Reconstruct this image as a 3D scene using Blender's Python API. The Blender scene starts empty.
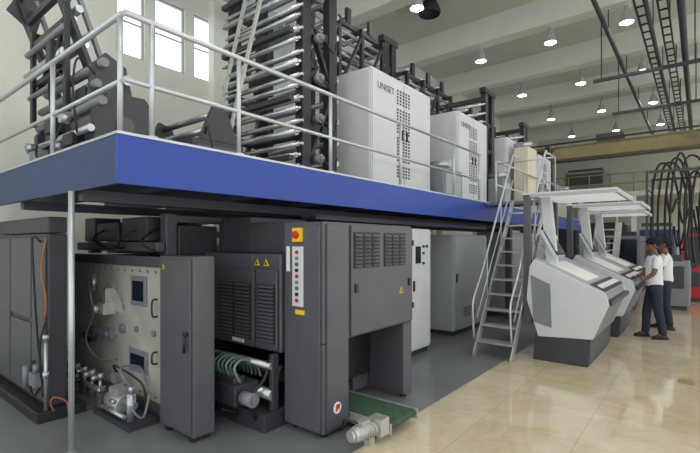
import bpy, bmesh, math, random
from mathutils import Vector, Matrix
random.seed(3)
S=bpy.context.scene; COL=S.collection
H=1.65
# ---------------------------------------------------------------- materials
def lin(c):
    def f(v):
        v/=255.0
        return v/12.92 if v<=.04045 else ((v+.055)/1.055)**2.4
    return tuple(f(v) for v in c)
def mat(name,col,rough=.5,metal=0,var=.1,scale=3,bump=0.,bscale=80,emit=0):
    m=bpy.data.materials.new(name); m.use_nodes=True
    nt=m.node_tree; b=nt.nodes['Principled BSDF']
    c=lin(col)
    tc=nt.nodes.new('ShaderNodeTexCoord'); n=nt.nodes.new('ShaderNodeTexNoise')
    n.inputs['Scale'].default_value=scale; n.inputs['Detail'].default_value=5
    nt.links.new(tc.outputs['Object'],n.inputs['Vector'])
    r=nt.nodes.new('ShaderNodeValToRGB')
    r.color_ramp.elements[0].position=.3; r.color_ramp.elements[1].position=.7
    r.color_ramp.elements[0].color=(*[v*(1-var) for v in c],1)
    r.color_ramp.elements[1].color=(*[min(1,v*(1+var)) for v in c],1)
    nt.links.new(n.outputs['Fac'],r.inputs['Fac']); nt.links.new(r.outputs['Color'],b.inputs['Base Color'])
    b.inputs['Roughness'].default_value=rough; b.inputs['Metallic'].default_value=metal
    if bump:
        n2=nt.nodes.new('ShaderNodeTexNoise'); n2.inputs['Scale'].default_value=bscale
        nt.links.new(tc.outputs['Object'],n2.inputs['Vector'])
        bp=nt.nodes.new('ShaderNodeBump'); bp.inputs['Strength'].default_value=bump; bp.inputs['Distance'].default_value=.01
        nt.links.new(n2.outputs['Fac'],bp.inputs['Height']); nt.links.new(bp.outputs['Normal'],b.inputs['Normal'])
    if emit:
        b.inputs['Emission Color'].default_value=(*c,1); b.inputs['Emission Strength'].default_value=emit
    return m
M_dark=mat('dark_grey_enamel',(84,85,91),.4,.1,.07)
M_dark2=mat('darker_grey_enamel',(58,60,66),.45,.1,.1)
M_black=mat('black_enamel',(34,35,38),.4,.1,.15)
M_vent=mat('vent_black',(40,42,46),.5,.2,.1)
M_blue=mat('blue_paint',(24,62,156),.4,0,.05)
M_blue2=mat('dull_shaded_blue',(44,62,104),.5,0,.1)  # fascia blue with shade put into the colour; far panel reuses it
M_galv=mat('galvanised_tube',(192,197,200),.35,.45,.06)
M_alu=mat('brushed_aluminium',(192,192,188),.36,.5,.1,8)
M_plate=mat('warm_plate_metal',(208,204,194),.38,.35,.16,3)
M_steel=mat('polished_steel',(182,186,190),.25,.65,.08)
M_white=mat('white_enamel',(206,209,211),.4,0,.03)
M_lgrey=mat('light_grey_enamel',(168,172,176),.42,0,.04)
M_mgrey=mat('mid_grey_enamel',(124,128,133),.45,0,.06)
M_cons=mat('console_grey',(200,203,206),.4,0,.03)
M_plaster=mat('plaster_wall',(220,223,212),.85,0,.04,.6,.1,30)
M_farwall=mat('far_plaster_wall',(206,205,190),.85,0,.05,.6,.1,30)
M_ceil=mat('ceiling_concrete',(203,208,200),.9,0,.05,.7,.1,20)
M_beam=mat('ceiling_beam_paint',(226,228,221),.85,0,.03,.7)
M_deck=mat('deck_plate',(105,108,112),.5,.4,.12,10,.3,60)
M_under=mat('under_deck_steel',(74,78,88),.5,.2,.12)
M_yellow=mat('yellow_label',(240,195,20),.5,0,.03)
M_orange=mat('orange_conduit',(160,96,52),.5,0,.08)
M_red=mat('red_plastic',(190,30,30),.35,0,.05)
M_redp=mat('red_machine_paint',(170,35,40),.4,0,.1)
M_green=mat('green_belt',(58,88,70),.8,0,.25,14)
M_lens=mat('green_hose',(70,110,85),.5,0,.1)
M_rubber=mat('black_rubber',(30,30,32),.55,0,.1)
M_screen=mat('dark_screen',(28,38,50),.15,0,.1)
M_tube=mat('lamp_diffuser',(232,236,236),.5,0,0,emit=.35)
M_paper=mat('paper_sheet',(228,228,222),.7,0,.04)
M_crane=mat('crane_tan_paint',(142,132,92),.5,.0,.1)
M_skin=mat('brown_skin',(112,76,56),.5,0,.06,12)
M_hair=mat('black_hair',(12,11,11),.8,0,.1)
M_shirt=mat('white_cotton',(222,223,225),.85,0,.04,10,.2,40)
M_jeans=mat('dark_trousers',(36,42,60),.85,0,.1,20)
M_cap=mat('black_cap',(14,14,17),.9,0,.05)
M_shoe=mat('dark_shoe',(35,28,26),.5,0,.05)
M_glass=mat('lamp_shade_metal',(205,208,208),.2,.5,.02)
M_eye=mat('dark_eye',(60,45,40),.3,0,0)
M_cream=mat('cream_panel_paint',(216,210,188),.5,0,.04)
def floor_tile():
    m=mat('marble_tile',(226,206,168),.07,0,.05,.9)
    nt=m.node_tree;b=nt.nodes['Principled BSDF']
    b.inputs['Coat Weight'].default_value=.35;b.inputs['Coat Roughness'].default_value=.05
    tc=[n for n in nt.nodes if n.type=='TEX_COORD'][0]
    br=nt.nodes.new('ShaderNodeTexBrick'); br.offset=0; br.squash=1
    for k,v in (('Scale',1),('Mortar Size',.0028),('Brick Width',.8),('Row Height',.8),('Mortar Smooth',.3),('Bias',0)):
        br.inputs[k].default_value=v
    br.inputs['Color1'].default_value=(*lin((223,211,184)),1)
    br.inputs['Color2'].default_value=(*lin((213,199,168)),1)
    br.inputs['Mortar'].default_value=(*lin((184,168,136)),1)
    nt.links.new(tc.outputs['Object'],br.inputs['Vector'])
    n=nt.nodes.new('ShaderNodeTexNoise'); n.inputs['Scale'].default_value=2.4; n.inputs['Detail'].default_value=10; n.inputs['Roughness'].default_value=.68
    n.inputs['Distortion'].default_value=1.2
    nt.links.new(tc.outputs['Object'],n.inputs['Vector'])
    r=nt.nodes.new('ShaderNodeValToRGB'); r.color_ramp.elements[0].position=.42; r.color_ramp.elements[1].position=.72
    r.color_ramp.elements[0].color=(1,1,1,1); r.color_ramp.elements[1].color=(.72,.58,.38,1)
    nt.links.new(n.outputs['Fac'],r.inputs['Fac'])
    mx=nt.nodes.new('ShaderNodeMixRGB'); mx.blend_type='MULTIPLY'; mx.inputs[0].default_value=.5
    nt.links.new(br.outputs['Color'],mx.inputs[1]); nt.links.new(r.outputs['Color'],mx.inputs[2])
    nt.links.new(mx.outputs['Color'],b.inputs['Base Color'])
    return m
M_tile=floor_tile()
M_gfloor=mat('grey_epoxy_floor',(116,120,122),.3,0,.14,1.2)
# ---------------------------------------------------------------- builder
class P:
    def __init__(s): s.bm=bmesh.new()
    def box(s,x0,x1,y0,y1,z0,z1):
        if x0>x1:x0,x1=x1,x0
        if y0>y1:y0,y1=y1,y0
        if z0>z1:z0,z1=z1,z0
        v=[s.bm.verts.new(p) for p in ((x0,y0,z0),(x1,y0,z0),(x1,y1,z0),(x0,y1,z0),(x0,y0,z1),(x1,y0,z1),(x1,y1,z1),(x0,y1,z1))]
        for f in ((0,3,2,1),(4,5,6,7),(0,1,5,4),(1,2,6,5),(2,3,7,6),(3,0,4,7)): s.bm.faces.new([v[i] for i in f])
        return s
    def prism(s,pts,axis,a0,a1):
        def mk(p,a):
            return {'x':(a,p[0],p[1]),'y':(p[0],a,p[1]),'z':(p[0],p[1],a)}[axis]
        A=[s.bm.verts.new(mk(p,a0)) for p in pts]; B=[s.bm.verts.new(mk(p,a1)) for p in pts]
        s.bm.faces.new(A); s.bm.faces.new(B[::-1]); n=len(pts)
        for i in range(n): s.bm.faces.new((A[i],B[i],B[(i+1)%n],A[(i+1)%n]))
        return s
    def ring(s,c,d,r,n):
        d=d.normalized(); up=(Vector((0,0,1)) if abs(d.z)<.9 else Vector((1,0,0)))
        a=d.cross(up).normalized(); b=d.cross(a).normalized()
        return [s.bm.verts.new(c+a*math.cos(2*math.pi*i/n)*r+b*math.sin(2*math.pi*i/n)*r) for i in range(n)]
    def cyl(s,p,q,r,n=14,r2=None):
        p=Vector(p);q=Vector(q);d=q-p
        A=s.ring(p,d,r,n);B=s.ring(q,d,r if r2 is None else r2,n)
        s.bm.faces.new(A);s.bm.faces.new(B[::-1])
        for i in range(n):
            f=s.bm.faces.new((A[i],A[(i+1)%n],B[(i+1)%n],B[i])); f.smooth=True
        return s
    def tube(s,pts,r,n=8,smooth=4):
        pts=[Vector(p) for p in pts]
        if smooth>1 and len(pts)>2:
            q=[]
            for i in range(len(pts)-1):
                p0=pts[max(i-1,0)];p1=pts[i];p2=pts[i+1];p3=pts[min(i+2,len(pts)-1)]
                for k in range(smooth):
                    t=k/smooth
                    q.append(.5*((2*p1)+(p2-p0)*t+(2*p0-5*p1+4*p2-p3)*t*t+(3*p1-p0-3*p2+p3)*t**3))
            q.append(pts[-1]); pts=q
        R=[];prev=None
        for i,p in enumerate(pts):
            d=(pts[min(i+1,len(pts)-1)]-pts[max(i-1,0)]).normalized()
            if prev is None:
                u=Vector((0,0,1)) if abs(d.z)<.9 else Vector((1,0,0)); a=d.cross(u).normalized()
            else: a=(prev-d*prev.dot(d)).normalized()
            prev=a;b=d.cross(a)
            R.append([s.bm.verts.new(p+a*math.cos(2*math.pi*k/n)*r+b*math.sin(2*math.pi*k/n)*r) for k in range(n)])
        s.bm.faces.new(R[0]);s.bm.faces.new(R[-1][::-1])
        for A,B in zip(R,R[1:]):
            for k in range(n):
                f=s.bm.faces.new((A[k],A[(k+1)%n],B[(k+1)%n],B[k])); f.smooth=True
        return s
    def lathe(s,c,prof,n=16):
        c=Vector(c);R=[]
        for r,z in prof:
            R.append([s.bm.verts.new(c+Vector((r*math.cos(2*math.pi*k/n),r*math.sin(2*math.pi*k/n),z))) for k in range(n)])
        s.bm.faces.new(R[-1][::-1])
        for A,B in zip(R,R[1:]):
            for k in range(n):
                f=s.bm.faces.new((A[k],A[(k+1)%n],B[(k+1)%n],B[k])); f.smooth=True
        return s
    def bar(s,p,q,w,h,up=(0,0,1)):
        p=Vector(p);q=Vector(q);d=(q-p).normalized();u=Vector(up)
        a=d.cross(u).normalized()*w/2; b=a.normalized().cross(d).normalized()*h/2
        A=[s.bm.verts.new(p+x) for x in (a+b,a-b,-a-b,-a+b)];B=[s.bm.verts.new(q+x) for x in (a+b,a-b,-a-b,-a+b)]
        s.bm.faces.new(A);s.bm.faces.new(B[::-1])
        for i in range(4): s.bm.faces.new((A[i],B[i],B[(i+1)%4],A[(i+1)%4]))
        return s
    def ball(s,c,r,sc=(1,1,1),n=12):
        m=Matrix.Translation(Vector(c))@Matrix.Diagonal((sc[0]*r,sc[1]*r,sc[2]*r,1))
        g=bmesh.ops.create_uvsphere(s.bm,u_segments=n,v_segments=max(6,n-4),radius=1,matrix=m)
        for v in g['verts']:
            for f in v.link_faces: f.smooth=True
        return s
    def obj(s,name,m,parent=None,bevel=0,**kw):
        bmesh.ops.recalc_face_normals(s.bm,faces=s.bm.faces[:])
        me=bpy.data.meshes.new(name)
        off=Vector((0,0,0))
        if parent is not None: off=Vector(parent['_o'])
        elif kw.get('kind')!='structure':
            xs=[v.co for v in s.bm.verts]
            off=Vector(((min(v.x for v in xs)+max(v.x for v in xs))/2,(min(v.y for v in xs)+max(v.y for v in xs))/2,min(v.z for v in xs)))
        for v in s.bm.verts: v.co-=off
        s.bm.to_mesh(me);s.bm.free()
        me.materials.append(m)
        o=bpy.data.objects.new(name,me);COL.objects.link(o)
        if parent is not None:
            o.parent=parent; o['_o']=tuple(off)
        else:
            if kw.get('kind')!='structure': o.location=off
            o['_o']=tuple(off)
        for k,v in kw.items(): o[k]=v
        if bevel:
            b=o.modifiers.new('bevel','BEVEL'); b.width=bevel; b.segments=2; b.limit_method='ANGLE'
        return o
def each(name,m,parent,boxes,bevel=0,**kw):
    for b in boxes: P().box(*b).obj(name,m,parent,bevel=bevel,**kw)
def eachc(name,m,parent,cyls,**kw):
    for c in cyls: P().cyl(*c).obj(name,m,parent,**kw)
def eacht(name,m,parent,tubes,**kw):
    for pts,r in tubes: P().tube(pts,r).obj(name,m,parent,**kw)
def thing(name,loc,label,category,group=None):
    o=bpy.data.objects.new(name,None);COL.objects.link(o);o.location=loc;o.empty_display_size=.2
    o['_o']=tuple(loc);o['label']=label;o['category']=category
    if group:o['group']=group
    return o
def dup(root,off,label=None):
    def rec(o,par):
        n=o.copy();COL.objects.link(n)
        if par is not None:n.parent=par
        for c in o.children: rec(c,n)
        return n
    n=rec(root,None); n.location=Vector(root.location)+Vector(off)
    n['_o']=tuple(n.location)
    if label:n['label']=label
    return n
def text(sv,size,loc,rot,m,name,parent,**kw):
    cu=bpy.data.curves.new('t','FONT');cu.body=sv;cu.size=size;cu.extrude=.002;cu.align_x='CENTER';cu.align_y='CENTER'
    o=bpy.data.objects.new('t',cu);COL.objects.link(o)
    bpy.context.view_layer.update()
    dg=bpy.context.evaluated_depsgraph_get();me=bpy.data.meshes.new_from_object(o.evaluated_get(dg))
    bpy.data.objects.remove(o)
    T=Matrix.Translation(Vector(loc)-Vector(parent['_o']))@(Matrix.Rotation(rot[2],4,'Z')@Matrix.Rotation(rot[1],4,'Y')@Matrix.Rotation(rot[0],4,'X'))
    me.transform(T);me.materials.clear();me.materials.append(m)
    n=bpy.data.objects.new(name,me);COL.objects.link(n);n.parent=parent;n['_o']=parent['_o']
    for k,v in kw.items():n[k]=v
    return n
def warn(parent,face,a,b,z,w=.07):
    pl=P();tr=P()
    tri=[(b-w*.42,z-w*.3),(b+w*.42,z-w*.3),(b,z+w*.42)]
    tin=[(b-w*.2,z-w*.18),(b+w*.2,z-w*.18),(b,z+w*.2)]
    ax='x' if face=='x' else 'y'
    pl.prism(tri,ax,a,a-.006); o=pl.obj('warning_label',M_yellow,parent,label='yellow triangular warning sticker')
    tr.prism(tin,ax,a-.006,a-.009); tr.obj('warning_symbol',M_black,o)
def vent(parent,ax,u0,u1,z0,z1,c,cols=2,m=None,step=.035):
    f=P()
    if ax=='x': f.box(u0,u1,c,c-.006,z0,z1)
    else: f.box(c,c-.006,u0,u1,z0,z1)
    vo=f.obj('ventilation_grille',M_vent,parent)
    s=P();w=(u1-u0)/cols;z=z0+step*.6
    while z<z1-step*.4:
        for k in range(cols): s.prism([(c-.006,z-step*.1),(c-.022,z-step*.3),(c-.006,z+step*.3)],ax,u0+k*w+.015,u0+(k+1)*w-.015)
        z+=step
    s.obj('louvre_slats',m or M_dark,vo)
# ---------------------------------------------------------------- room
P().box(-6,32,-9,2.14,-.1,0).obj('floor',M_tile,kind='structure')
P().box(-6,32,2.14,8,-.1,0).obj('floor',M_gfloor,kind='structure')
w=P();WZ0,WZ1=5.0,6.3
wins=[(3.46,3.97),(4.16,4.78),(4.98,5.55)]
w.box(-6,32,8,8.12,0,WZ0).box(-6,32,8,8.12,WZ1,8)
xs=[-6]+[v for ww in wins for v in ww]+[32]
for i in range(0,len(xs),2): w.box(xs[i],xs[i+1],8,8.12,WZ0,WZ1)
w.obj('wall_left',M_plaster,kind='structure')
for i,(a,b) in enumerate(wins):
    f=P()
    f.box(a,a+.035,8.05,8.1,WZ0,WZ1).box(b-.035,b,8.05,8.1,WZ0,WZ1).box(a+.035,b-.035,8.05,8.1,WZ0,WZ0+.035).box(a+.035,b-.035,8.05,8.1,WZ1-.035,WZ1)
    f.box(a+.035,b-.035,8.06,8.09,WZ0+.62,WZ0+.645)
    f.obj('window_%d'%(i+1),M_lgrey,kind='structure')
P().box(32,32.3,-9,8.3,0,8).obj('wall_far',M_farwall,kind='structure')
P().box(-6,32.3,-9,8.3,8,8.2).obj('ceiling',M_ceil,kind='structure')
for i in range(9):
    x=2.1+3.4*i
    P().prism([(x-.2,7.35),(x+.2,7.35),(x+.26,8),(x-.26,8)],'y',-9,8).obj('trim_%d'%(i+1),M_beam,kind='structure')
for i in range(1,9):
    x=2.1+3.4*i
    P().box(x-.2,x+.2,7.8,8,0,7.35).obj('trim_%d'%(i+20),M_beam,kind='structure')
P().box(-6,32,7.75,8,6.75,6.95).obj('trim_40',M_beam,kind='structure')
# ---------------------------------------------------------------- mezzanine
X0=1.355;YF=3.11;ZT=2.39;XE=16.0
mz=thing('mezzanine_platform',(X0+3,YF+1.8,0),'raised steel walkway platform with bright blue front fascia over the press','platform')
P().box(X0+.04,XE,YF+.04,6.9,ZT-.06,ZT).obj('deck',M_deck,mz)
P().box(X0,XE,YF,YF+.035,ZT-.33,ZT+.01).obj('front_fascia',M_blue,mz,label='bright blue steel fascia beam')
P().box(X0,X0+.035,YF+.036,6.9,ZT-.33,ZT+.01).obj('end_fascia',M_blue2,mz,label='blue end fascia beam with shade painted into its colour')
P().box(X0-.006,X0+.05,YF-.006,6.9,ZT+.011,ZT+.03).box(X0+.05,XE,YF-.006,YF+.05,ZT+.011,ZT+.03).obj('edge_trim',M_galv,mz)
x=X0+.5
while x<XE:
    P().box(x-.05,x+.05,YF+.05,6.85,ZT-.1,ZT-.062).box(x-.01,x+.01,YF+.05,6.85,ZT-.28,ZT-.1).box(x-.05,x+.05,YF+.05,6.85,ZT-.3,ZT-.28).obj('joist',M_under,mz); x+=.95
for y in (3.9,5.4): P().box(X0+.06,XE,y-.05,y+.05,ZT-.4,ZT-.31).obj('girder',M_under,mz)
for (x,y) in ((X0-.02,3.87),(X0+.06,6.6)):
    P().cyl((x,y,0),(x,y,ZT-.331),.022).cyl((x,y,0),(x,y,.008),.035).obj('support_post',M_galv,mz,label='galvanised tubular support post')
for (x,y) in ((5.0,6.6),(9.4,6.6),(9.6,3.25),(13.5,3.25)):
    P().box(x-.06,x+.06,y-.06,y+.06,0,ZT-.3).obj('support_post',M_under,mz)
RT,RM=3.27,2.80
def railing(posts,a,b,label,z0=ZT+.03,top=RT,mid=RM):
    a=Vector(a);b=Vector(b)
    r=thing('guard_railing',(a.x,a.y,z0),label,'railing','mezzanine guard railings')
    for p in posts:
        P().cyl((p[0],p[1],z0),(p[0],p[1],top),.02,10).cyl((p[0],p[1],z0),(p[0],p[1],z0+.012),.045,10).obj('post',M_galv,r)
    P().cyl((a.x,a.y,top),(b.x,b.y,top),.022,10).obj('top_rail',M_galv,r)
    P().cyl((a.x,a.y,mid),(b.x,b.y,mid),.018,10).obj('mid_rail',M_galv,r)
    return r
yr=YF+.05
railing([(x,yr) for x in (1.62,2.4,3.62,5.05,6.7,7.75)],(1.42,yr),(7.8,yr),'galvanised tube guard railing along the blue fascia')
railing([(x,yr) for x in (8.6,10.4,11.9,13.4,14.9)],(8.6,yr),(15.9,yr),'galvanised tube guard railing beyond the stair landing')
railing([(1.42,y) for y in (3.22,4.55,6.6)],(1.42,3.19),(1.42,6.85),'galvanised tube guard railing across the platform end')
# ---------------------------------------------------------------- stairs
st=thing('staircase',(7,2.3,0),'steep aluminium industrial staircase with tube handrails up to the platform','stairs')
xb,xt,ya,yb=6.14,7.84,2.04,2.58
for y in (ya,yb):
    P().prism([(xb-.03,0),(xb+.06,0),(xt+.04,ZT-.05),(xt+.04,ZT+.01),(xt-.04,ZT+.01),(xb-.03,.05)],'y',y-.012,y+.012).obj('stringer',M_alu,st,label='aluminium stair stringer')
N=11
for i in range(1,N):
    t=i/N;x=xb+(xt-xb)*t;z=ZT*t
    P().box(x-.08,x+.12,ya+.013,yb-.013,z-.025,z).obj('tread',M_alu,st)
for y in (ya,yb):
    P().tube([(xb+.0,y,.25),(xb-.05,y,.75),(xb+.1,y,.98),(xb+.4,y,1.35),(xt-.1,y,ZT+.66),(xt+.1,y,ZT+.78),(xt+.35,y,ZT+.8)],.016,8).obj('handrail',M_galv,st)
    for t in (.3,.65): 
        x=xb+(xt-xb)*t; P().cyl((x,y,ZT*t),(x,y,ZT*t+.83),.012,8).obj('baluster',M_galv,st)
    P().cyl((xb+.1,y,.55),(xt,y,ZT+.36),.011,8).obj('mid_rail',M_galv,st)
P().box(xt+.05,8.5,ya-.02,YF-.01,ZT-.05,ZT).obj('landing',M_deck,st)
P().cyl((8.46,ya+.02,0),(8.46,ya+.02,ZT-.05),.022).obj('landing_leg',M_galv,st)
P().tube([(xt+.35,ya,ZT+.8),(8.46,ya,ZT+.8),(8.46,ya,ZT)],.016,8,1).tube([(8.46,ya,ZT+.8),(8.46,YF-.03,ZT+.8)],.016,8,1).obj('landing_rail',M_galv,st)
# ---------------------------------------------------------------- upper cabinets
def cabinet(x0,x1,y0,y1,z0,z1,label,m=M_white,txt=None):
    c=thing('control_cabinet',((x0+x1)/2,(y0+y1)/2,z0),label,'cabinet','white drive cabinets on the platform')
    P().box(x0,x1,y0,y1,z0+.06,z1).obj('body',m,c,bevel=.012)
    P().box(x0+.04,x1-.04,y0+.04,y1-.04,z0+.001,z0+.06).obj('plinth',M_dark2,c)
    n=2;wd=(x1-x0)/n
    for i in range(n):
        d=P().box(x0+i*wd+.015,x0+(i+1)*wd-.015,y0-.018,y0,z0+.1,z1-.03).obj('door',m,c,bevel=.006)
        hx=x0+(i+1)*wd-.07 if i==0 else x0+i*wd+.07
        P().box(hx-.012,hx+.012,y0-.04,y0-.018,z0+.9,z0+1.05).obj('handle',M_black,d)
    P().box(x0-.012,x0,y0+.03,y1-.03,z0+.1,z1-.03).obj('side_panel',m,c,bevel=.004)
    g=P();gx=x0+wd-.22
    zz=z0+.3
    while zz<z1-.2:
        for k in range(5):
            if (int((zz-z0)/.05)%9)!=0: g.box(gx+k*.085,gx+k*.085+.045,y0-.022,y0-.018,zz,zz+.03)
        zz+=.05
    g.obj('perforation',M_vent,c)
    if txt: text(txt,.14,(x0+.36,y0-.02,z1-.24),(math.pi/2,0,0),M_dark2,'lettering',c)
    return c
cabinet(5.2,6.97,3.75,4.53,ZT,4.24,'tall white electrical cabinet with perforated doors and lettering',txt='UNISET')
cabinet(8.12,9.6,3.75,4.5,ZT,4.28,'white electrical cabinet with perforated doors behind the first one',txt='UNISET')
cabinet(10.9,12.3,3.75,4.5,ZT,4.28,'white electrical cabinet further along the platform')
cabinet(13.6,15.0,3.75,4.5,ZT,4.28,'white electrical cabinet at the platform end')
# ---------------------------------------------------------------- roller towers
def tower(x0,x1,y0,y1,z1,n,label,step=1):
    t=thing('roller_tower',((x0+x1)/2,(y0+y1)/2,ZT),label,'printing machine','black roller towers on the platform')
    for y in (y0,y1):
        f=P()
        f.box(x0,x0+.16,y-.06,y+.06,ZT+.001,z1).box(x1-.16,x1,y-.06,y+.06,ZT+.001,z1)
        z=ZT+.1
        while z<z1-.2:
            f.box(x0+.16,x1-.16,y-.04,y+.04,z,z+.1); z+=.62
        f.bar((x0+.1,y,ZT+.2),(x1-.1,y,ZT+1.2),.05,.08,up=(0,1,0))
        f.bar((x0+.1,y,ZT+2.3),(x1-.1,y,ZT+1.4),.05,.08,up=(0,1,0))
        f.box(x0-.05,x1+.05,y-.07,y+.07,z1,z1+.12)
        f.obj('side_frame',M_black,t,bevel=.008)
    for i in range(n):
        z=ZT+.22+i*(z1-ZT-.3)/n; xx=x0-.02-(.05 if i%2 else 0); r=.032 if i%3 else .045
        P().cyl((xx,y0-.02,z),(xx,y1+.02,z),r).cyl((xx,y0-.08,z),(xx,y1+.08,z),.018).obj('roller',M_steel,t)
        if i%2: P().cyl((x1+.05,y0-.02,z),(x1+.05,y1+.02,z),.04).obj('roller',M_steel,t)
    each('cross_beam',M_dark2,t,[((x0+x1)/2-.05,(x0+x1)/2+.05,y0+.06,y1-.06,z,z+.1) for z in (ZT+.7,ZT+1.6,z1-.1)])
    return t
t1=tower(3.95,4.62,3.97,5.4,5.6,20,'tall black steel tower stacked with silver web rollers')
for i in range(5):
    z=ZT+.35+i*.52
    P().cyl((4.2,3.91,z),(4.2,3.82,z),.06).cyl((4.2,3.82,z),(4.2,3.79,z),.035).obj('roller_drive',M_mgrey,t1)
each('web_guide_beam',M_dark2,t1,[(3.78,3.86,3.98,5.38,z,z+.06) for z in (ZT+.3,ZT+1.05,ZT+1.9,ZT+2.6)])
eacht('cable',M_rubber,t1,[([(4.2,3.8,ZT+.35+i*.52),(4.4,3.78,ZT+.2+i*.52),(4.55,3.86,ZT+.4+i*.52)],.012) for i in range(4)])
tower(6.95,7.35,4.75,6.2,5.5,14,'black roller tower rising behind the white cabinets')
tower(9.8,10.35,3.9,5.6,5.1,12,'black roller tower between the white cabinets')
tower(12.6,13.0,3.9,5.6,4.9,10,'distant black roller tower on the platform')
tower(15.25,15.7,3.9,5.6,4.7,9,'black roller tower at the platform end')
ld=thing('inclined_ladder',(3.5,4.9,ZT),'inclined silver ladder leaning on the roller tower','ladder')
for dy in (0,.34): P().bar((3.36,4.85+dy,ZT+.02),(3.7,4.3+dy,5.1),.03,.05,up=(0,1,0)).obj('side_rail',M_alu,ld)
for i in range(1,11):
    t=i/11; P().cyl((3.36+.34*t,4.86-.55*t,ZT+2.71*t),(3.36+.34*t,5.18-.55*t,ZT+2.71*t),.013,8).obj('rung',M_alu,ld)
def rack(x0,x1,ztop,label,y0=4.62,y1=5.5):
    wt=thing('web_tube_rack',((x0+x1)/2,(y0+y1)/2,ZT),label,'roller rack','web racks over the cabinets')
    z=ztop-.12;k=0
    while z>ZT+1.7:
        P().cyl((x0,y0+.1+.03*(k%3),z),(x1,y0+.1+.03*(k%3),z),.028,10).obj('tube',M_steel if k%2 else M_lgrey,wt); z-=.13;k+=1
    for z in (ztop-1.25,ztop-.07): P().box(x0,x1,y0,y0+.06,z,z+.07).obj('long_beam',M_black,wt)
    n=max(2,int((x1-x0)/.6))
    for i in range(n+1):
        x=x0+.04+(x1-x0-.08)*i/n
        each('upright',M_black,wt,[(x-.035,x+.035,y-.06,y,ZT+.001,ztop) for y in (y0,y1+.06)])
        each('cross_member',M_dark2,wt,[(x-.035,x+.035,y0+.06,y1-.01,ztop-.06,ztop)])
        if i<n:
            xx=x+.3
            P().bar((x,y0-.03,ztop-1.2),(x+(x1-x0-.08)/n,y0-.03,ztop-.1),.03,.06,up=(0,1,0)).obj('brace',M_dark2,wt)
            for dz in (.03,.14): P().cyl((xx,y0,ztop+dz),(xx,y1,ztop+dz),.04,10).obj('roller',M_steel,wt)
            P().box(xx-.05,xx+.05,y0-.01,y0+.05,ztop,ztop+.25).obj('roller_bracket',M_black,wt)
    return wt
rack(4.8,6.75,5.35,'tall rack of silver tubes above the first white cabinet')
rack(7.55,9.6,5.1,'rack of silver tubes above the second white cabinet',4.62,5.4)
rack(10.5,12.4,4.95,'rack of silver tubes further along the platform',4.62,5.4)
rack(13.2,15.05,4.8,'rack of silver tubes near the platform end',4.62,5.4)
hp=thing('overhead_pipe',(11,6.2,5.3),'thick dark pipe running over the platform machinery','pipe')
eachc('pipe',M_dark2,hp,[((7.6,6.45,5.85),(15.8,6.45,5.85),.08,14)])
eachc('pipe',M_lgrey,hp,[((7.6,6.6,5.6),(15.8,6.6,5.6),.05,14)])
each('pipe_support',M_dark2,hp,[(x-.03,x+.03,6.4,6.65,ZT+.001,5.78) for x in (7.8,11.5,14,15.5)])
for (x0,x1,y0,y1,z1,mm,lb) in ((7.1,7.9,3.55,3.95,3.0,M_mgrey,'low grey machine unit with roller between the cabinets'),(9.7,10.2,3.4,3.75,3.1,M_mgrey,'low grey machine unit with roller between the cabinets'),(11.0,11.7,3.25,3.6,4.0,M_cream,'tall cream panel unit standing near the stair landing'),(12.45,13.4,3.4,3.75,3.2,M_mgrey,'low grey machine unit with roller between the cabinets'),(15.1,15.8,3.3,3.7,3.3,M_cream,'cream machine unit at the platform end')):
    q=thing('deck_unit',((x0+x1)/2,(y0+y1)/2,ZT),lb,'machine unit','small units on the platform')
    P().box(x0,x1,y0,y1,ZT+.03,z1).obj('body',mm,q,bevel=.015)
    P().box(x0+.02,x1-.02,y0+.02,y1-.02,ZT+.001,ZT+.03).obj('plinth',M_black,q)
    P().cyl((x0+.2,y0-.03,z1+.08),(x0+.2,y1+.05,z1+.08),.07).obj('roller',M_steel,q)
    P().box(x0+.08,x1-.08,y0-.015,y0,ZT+.15,z1-.1).obj('door',mm if mm is M_cream else M_lgrey,q,bevel=.005)
# ---------------------------------------------------------------- reel stand upper left
rs=thing('reel_stand',(2.0,5.3,ZT),'dark grey reel splicing stand with tilted roller frame and side housings','printing machine')
for y in (4.48,6.08):
    P().prism([(1.72,ZT+.001),(2.3,ZT+.001),(2.3,3.0),(2.2,3.12),(1.85,3.1),(1.72,2.9)],'y',y-.05,y+.05).obj('side_plate',M_dark2,rs,bevel=.01)
    P().cyl((2.0,y-.08,2.8),(2.0,y-.05,2.8),.08,20).obj('bearing_housing',M_dark,rs)
P().box(1.8,2.25,4.54,6.02,2.42,2.95).obj('housing',M_dark2,rs,bevel=.012)
for (y0,y1) in ((4.6,5.05),(5.1,5.55),(5.6,5.98)): P().box(1.785,1.8,y0,y1,2.75,2.92).obj('cover_plate',M_dark,rs,bevel=.004)
for y in (5.12,6.14):
    P().bar((1.58,y,4.4),(2.12,y,3.05),.05,.15,up=(0,1,0)).obj('tilted_frame',M_dark2,rs,bevel=.01)
    P().bar((1.74,y,4.5),(2.26,y,3.1),.04,.06,up=(0,1,0)).obj('guide_rail',M_mgrey,rs)
    P().prism([(1.46,4.3),(1.62,4.62),(1.86,4.58),(1.74,4.1)],'y',y-.03,y+.03).obj('frame_head',M_dark2,rs,bevel=.008)
    P().bar((1.7,y-.06,3.0),(1.7,y-.06,4.1),.05,.08,up=(0,1,0)).obj('support_arm',M_black,rs,bevel=.008)
P().prism([(1.74,3.0),(2.2,3.0),(2.1,3.45),(1.9,3.55),(1.78,3.4)],'y',4.62,4.7).obj('arm_plate',M_dark2,rs,bevel=.01)
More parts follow.
